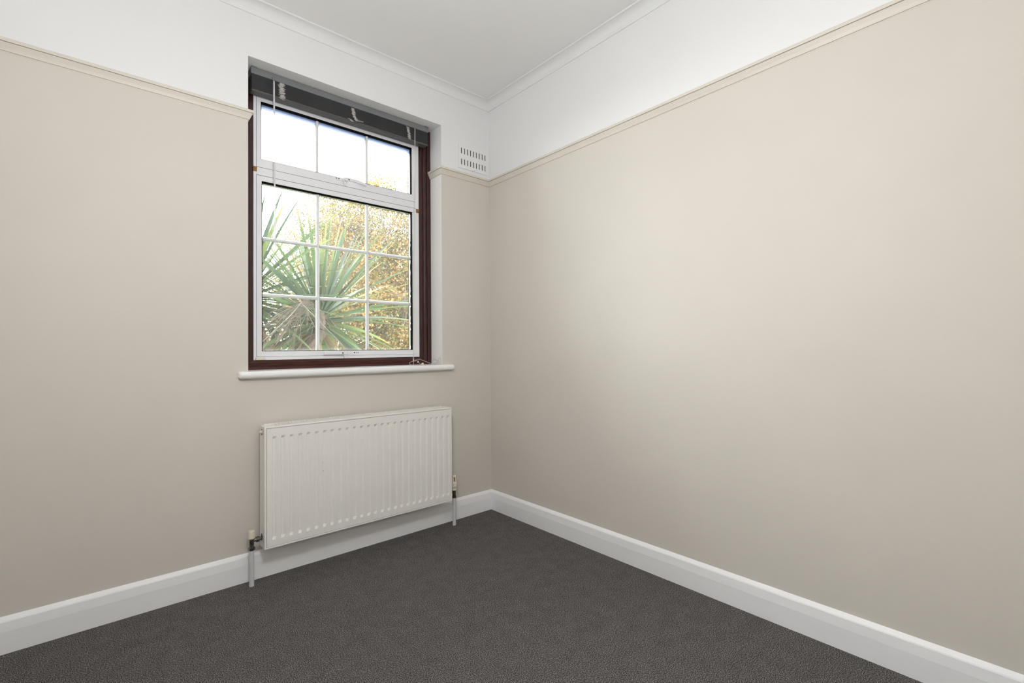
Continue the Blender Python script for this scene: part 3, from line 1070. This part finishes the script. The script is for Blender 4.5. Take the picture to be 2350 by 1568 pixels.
# ------------------------------------------------------------------ unseen pendant lamp, added to light the room (just out of view)
LPX, LPY, LPZ = -1.78, -1.86, 1.99
lamp = thing('added_lamp', (LPX, LPY, ZC), 'frosted white globe pendant lamp, unseen, added to light the room', 'lamp')
bm = B()
lathe(bm, (LPX, LPY, ZC), (0, 0, -1), [(0, 0.05), (0.015, 0.05), (0.035, 0.03), (0.045, 0.008)], 24)
obj('ceiling_rose', bm, 'lampwhite', lamp)
bm = B()
tube(bm, [(LPX, LPY, ZC - 0.04), (LPX, LPY, LPZ + 0.15)], 0.0035, 8)
obj('flex', bm, 'lampwhite', lamp)
bm = B()
lathe(bm, (LPX, LPY, LPZ + 0.108), (0, 0, 1), [(0, 0.05), (0.02, 0.05), (0.04, 0.022), (0.06, 0.018)], 20)
obj('lamp_holder', bm, 'lampwhite', lamp)
gm = bpy.data.materials.new('lit_frosted_globe')
gm.use_nodes = True
gp = gm.node_tree.nodes['Principled BSDF']
gp.inputs['Base Color'].default_value = (0.9, 0.9, 0.9, 1)
gp.inputs['Emission Color'].default_value = (0.95, 0.972, 1.0, 1)
gp.inputs['Emission Strength'].default_value = LAMP_GLOW
bm = B()
bmesh.ops.create_icosphere(bm, subdivisions=3, radius=0.12, matrix=Matrix.Translation((LPX, LPY, LPZ)))
obj('globe_shade', bm, gm, lamp, smooth=True)

# ------------------------------------------------------------------ garden outside
GZ = -2.75
bm = B()
box(bm, -40, 40, WT, 60, GZ - 0.2, GZ)
obj('ground', bm, 'grass', label='lawn below the window', cat='lawn', kind='structure')


def strap_mesh(name, length, width, droop, seed):
    """sword-like leaf along +x, gutter-folded, tip drooping"""
    rnd = random.Random(seed)
    n = 9
    bm = B()
    rows_ = []
    side = rnd.uniform(-0.05, 0.05)
    for k in range(n + 1):
        t = k / n
        w = width * (0.55 + 1.6 * t) if t < 0.28 else width * (1.0 - ((t - 0.28) / 0.72) ** 2.2)
        w = min(w, width)
        if k == n:
            w = 0.001
        x = length * t
        z = -droop * t ** 2.4
        y = side * t * t
        fold = w * 0.22
        rows_.append((bm.verts.new((x, y - w / 2, z + fold)), bm.verts.new((x, y, z)), bm.verts.new((x, y + w / 2, z + fold))))
    for k in range(n):
        for q in range(2):
            bm.faces.new((rows_[k][q], rows_[k + 1][q], rows_[k + 1][q + 1], rows_[k][q + 1]))
    me = bpy.data.meshes.new(name)
    bm.to_mesh(me)
    bm.free()
    for p in me.polygons:
        p.use_smooth = True
    return me


leaf_meshes = []
for k in range(8):
    me = strap_mesh('strap_leaf', 0.88, 0.036 + 0.004 * (k % 3), 0.01 + 0.022 * k, 100 + k)
    me.materials.append(MT['strap'])
    leaf_meshes.append(me)
dry_meshes = []
for k in range(3):
    me = strap_mesh('dry_leaf', 0.72, 0.034, 0.22 + 0.1 * k, 200 + k)
    me.materials.append(MT['strap_dry'])
    dry_meshes.append(me)

HEADS = ((-1.36, 1.06, 1.60), (-0.83, 1.10, 1.47), (-1.02, 1.62, 1.28))
palm = thing('cabbage_palm', (-1.05, 1.25, GZ), 'green cabbage palm with spiky sword leaves close outside the window', 'plant')
bm = B()
tube(bm, [(-1.05, 1.25, GZ), (-1.06, 1.25, -1.2), (-1.08, 1.24, 0.3), (-1.10, 1.22, 0.85)], 0.09, 12, radii=[0.12, 0.10, 0.09, 0.085])
for hx, hy, hz in HEADS:
    tube(bm, [(-1.10, 1.22, 0.80), ((hx - 1.10) / 2, (hy + 1.22) / 2, (hz + 0.7) / 2), (hx, hy, hz - 0.18), (hx, hy, hz + 0.03)], 0.06, 10, radii=[0.075, 0.065, 0.055, 0.03])
obj('trunk', bm, 'palmbark', palm)
rp = random.Random(21)


def place_leaf(me, base, az, el, roll, sc, nm='leaf'):
    o = bpy.data.objects.new(nm, me)
    COL.objects.link(o)
    o.parent = palm
    o.matrix_parent_inverse = palm.matrix_world.inverted()
    R_ = Euler((0, 0, az)).to_matrix() @ Euler((0, -el, 0)).to_matrix() @ Euler((roll, 0, 0)).to_matrix()
    o.matrix_basis = Matrix.Translation(Vector(base)) @ R_.to_4x4() @ Matrix.Diagonal((sc, sc, sc, 1))
    return o


for hi, (hx, hy, hz) in enumerate(HEADS):
    n = (128, 136, 30)[hi]
    for k in range(n):
        t = (k + 0.5) / n
        az = k * 2.39996 + rp.uniform(-0.2, 0.2)
        el = math.radians(86 - 128 * t ** 0.9) + rp.uniform(-0.12, 0.12)
        # older leaves bend more
        idx = min(7, max(0, int((t * 1.1 - 0.1) * 7 + rp.uniform(-1.4, 1.4))))
        sc = rp.uniform(0.80, 1.05) * (0.86 if t < 0.1 else 1.0)
        b = (hx + 0.03 * math.cos(az), hy + 0.03 * math.sin(az), hz - 0.14 * t)
        # the wall side has fewer leaves: they would press against the glass
        ny = hy + math.cos(el) * math.sin(az) * 0.8 * sc
        if ny < 0.62:
            az = abs(math.asin(math.sin(az))) * (1 if math.cos(az) > 0 else -1) + (0 if math.cos(az) > 0 else PI)
        place_leaf(leaf_meshes[idx], b, az, el, rp.uniform(-0.5, 0.5), sc)
    for k in range((14, 12, 6)[hi]):
        az = rp.uniform(0, 2 * PI)
        if math.sin(az) < -0.6:
            az = -az
        place_leaf(dry_meshes[k % 3], (hx, hy, hz - 0.17), az, math.radians(rp.uniform(-65, -15)), rp.uniform(-0.4, 0.4), rp.uniform(0.7, 1.0), 'dry_leaf')

# spent flower spike: tangle of dry stems between the two heads
bm = B()
rf = random.Random(4)
for k in range(84):
    b = Vector((-1.00 + rf.gauss(0, 0.015), 0.86 + rf.gauss(0, 0.03), 1.50 + rf.gauss(0, 0.012)))
    d = Vector((-0.20 + rf.gauss(0, 0.10), rf.gauss(0, 0.07), -0.26 + rf.gauss(0, 0.09)))
    if k % 4 == 0:
        d = Vector((0.10 + rf.gauss(0, 0.06), rf.gauss(0, 0.05), -0.22 + rf.gauss(0, 0.06)))
    p = [b, b + d * 0.35 + Vector((rf.gauss(0, 0.02), 0, 0.03)), b + d * 0.7 + Vector((rf.gauss(0, 0.02), 0, 0.02)), b + d]
    tube(bm, p, 0.0012, 4)
obj('spent_flower_spike', bm, 'dry', palm, kind='stuff', label='dry brown spent flower stems tangled among the leaves')


def leaf_cloud(bm, tone, centres, rnd, per, spread, size):
    for c in centres:
        base_tone = rnd.random()
        for k in range(per):
            p = Vector(c) + Vector((rnd.gauss(0, spread), rnd.gauss(0, spread), rnd.gauss(0, spread * 0.75)))
            s = size * rnd.uniform(0.6, 1.25)
            R_ = Euler((rnd.uniform(-1.2, 1.2), rnd.uniform(-1.2, 1.2), rnd.uniform(0, 2 * PI))).to_matrix()
            sh = ((-0.5, 0, 0), (-0.15, -0.42, 0.05), (0.05, -0.22, 0), (0.55, 0, -0.06), (0.05, 0.22, 0), (-0.15, 0.42, 0.05))
            v = [bm.verts.new(p + R_ @ Vector(q) * s) for q in sh]
            f1 = bm.faces.new((v[0], v[1], v[2], v[3]))
            f2 = bm.faces.new((v[0], v[3], v[4], v[5]))
            tn = min(1, max(0, 0.65 * base_tone + 0.35 * rnd.random()))
            f1[tone] = tn
            f2[tone] = tn


def tree(name, base, height, crown_c, crown_r, seed, n_cl, per, size, material, label, trunk_r=0.2):
    rnd = random.Random(seed)
    t = thing(name, base, label, 'tree', 'trees beyond the palm')
    bm = B()
    top = Vector(crown_c) + Vector((0, 0, crown_r[2] * 0.35))
    b = Vector(base)
    mid = b.lerp(top, 0.5) + Vector((rnd.uniform(-0.3, 0.3), rnd.uniform(-0.3, 0.3), 0))
    tube(bm, smooth_path([b, b.lerp(mid, 0.5), mid, mid.lerp(top, 0.5), top], 3), trunk_r, 10, radii=[trunk_r * (1.15 - 0.95 * k / 12) for k in range(13)])
    obj('trunk', bm, 'bark', t)
    centres = []
    for k in range(n_cl):
        while True:
            q = Vector((rnd.uniform(-1, 1), rnd.uniform(-1, 1), rnd.uniform(-1, 1)))
            if 0.16 < q.length < 1:
                break
        centres.append(Vector(crown_c) + Vector((q.x * crown_r[0], q.y * crown_r[1], q.z * crown_r[2])))
    # limbs: each boughs out of the trunk and carries twigs to the leaf clusters
    nb = 16
    limbs = []
    for k in range(nb):
        u = 0.25 + 0.7 * k / nb
        s = b.lerp(mid, u * 2) if u < 0.5 else mid.lerp(top, u * 2 - 1)
        az = k * 2.4 + rnd.uniform(-0.3, 0.3)
        e = Vector(crown_c) + Vector((math.cos(az) * crown_r[0] * 0.75, math.sin(az) * crown_r[1] * 0.75, crown_r[2] * rnd.uniform(-0.6, 0.6)))
        m1 = s.lerp(e, 0.45) + Vector((0, 0, rnd.uniform(0.1, 0.5)))
        pts = smooth_path([s, m1, e], 4)
        bm = B()
        tube(bm, pts, 0.05, 6, radii=[trunk_r * 0.36 * (1 - 0.85 * i / (len(pts) - 1)) for i in range(len(pts))])
        obj('branch', bm, 'bark', t)
        limbs.append(pts)
    bm = B()
    for c in centres:
        best = rnd.choice(sorted((p for pts in limbs for p in pts), key=lambda p: (p - c).length)[:7])
        m1 = best.lerp(c, 0.5) + Vector((rnd.gauss(0, 0.08), rnd.gauss(0, 0.08), 0.06))
        tube(bm, [best, m1, c], 0.008, 4, False, radii=[0.011, 0.007, 0.004])
    obj('twigs', bm, 'bark', t, kind='stuff')
    bm = B()
    tone = bm.faces.layers.float.new('leaf_tone')
    leaf_cloud(bm, tone, centres, rnd, per, 0.19, size)
    obj('foliage', bm, material, t, kind='stuff', recalc=False)
    return t


tree('autumn_tree', (5.6, 10.4, GZ), 9.5, (4.9, 10.2, 2.9), (3.8, 2.8, 3.4), 3, 1700, 84, 0.060, 'autumn', 'tall autumn tree with yellow and orange leaves filling the right panes', 0.24)
tree('autumn_tree', (3.9, 23.0, GZ), 6.5, (3.9, 23.0, 2.0), (2.2, 1.8, 3.2), 8, 480, 60, 0.062, 'autumn', 'smaller yellow-leaved tree seen low between the palm leaves', 0.16)
tree('green_tree', (6.9, 17.2, GZ), 8.5, (6.8, 17.2, 2.8), (3.6, 2.2, 4.2), 15, 900, 56, 0.085, 'green_leaf', 'dull green tree low behind the tall autumn tree', 0.18)

bpy.context.view_layer.update()
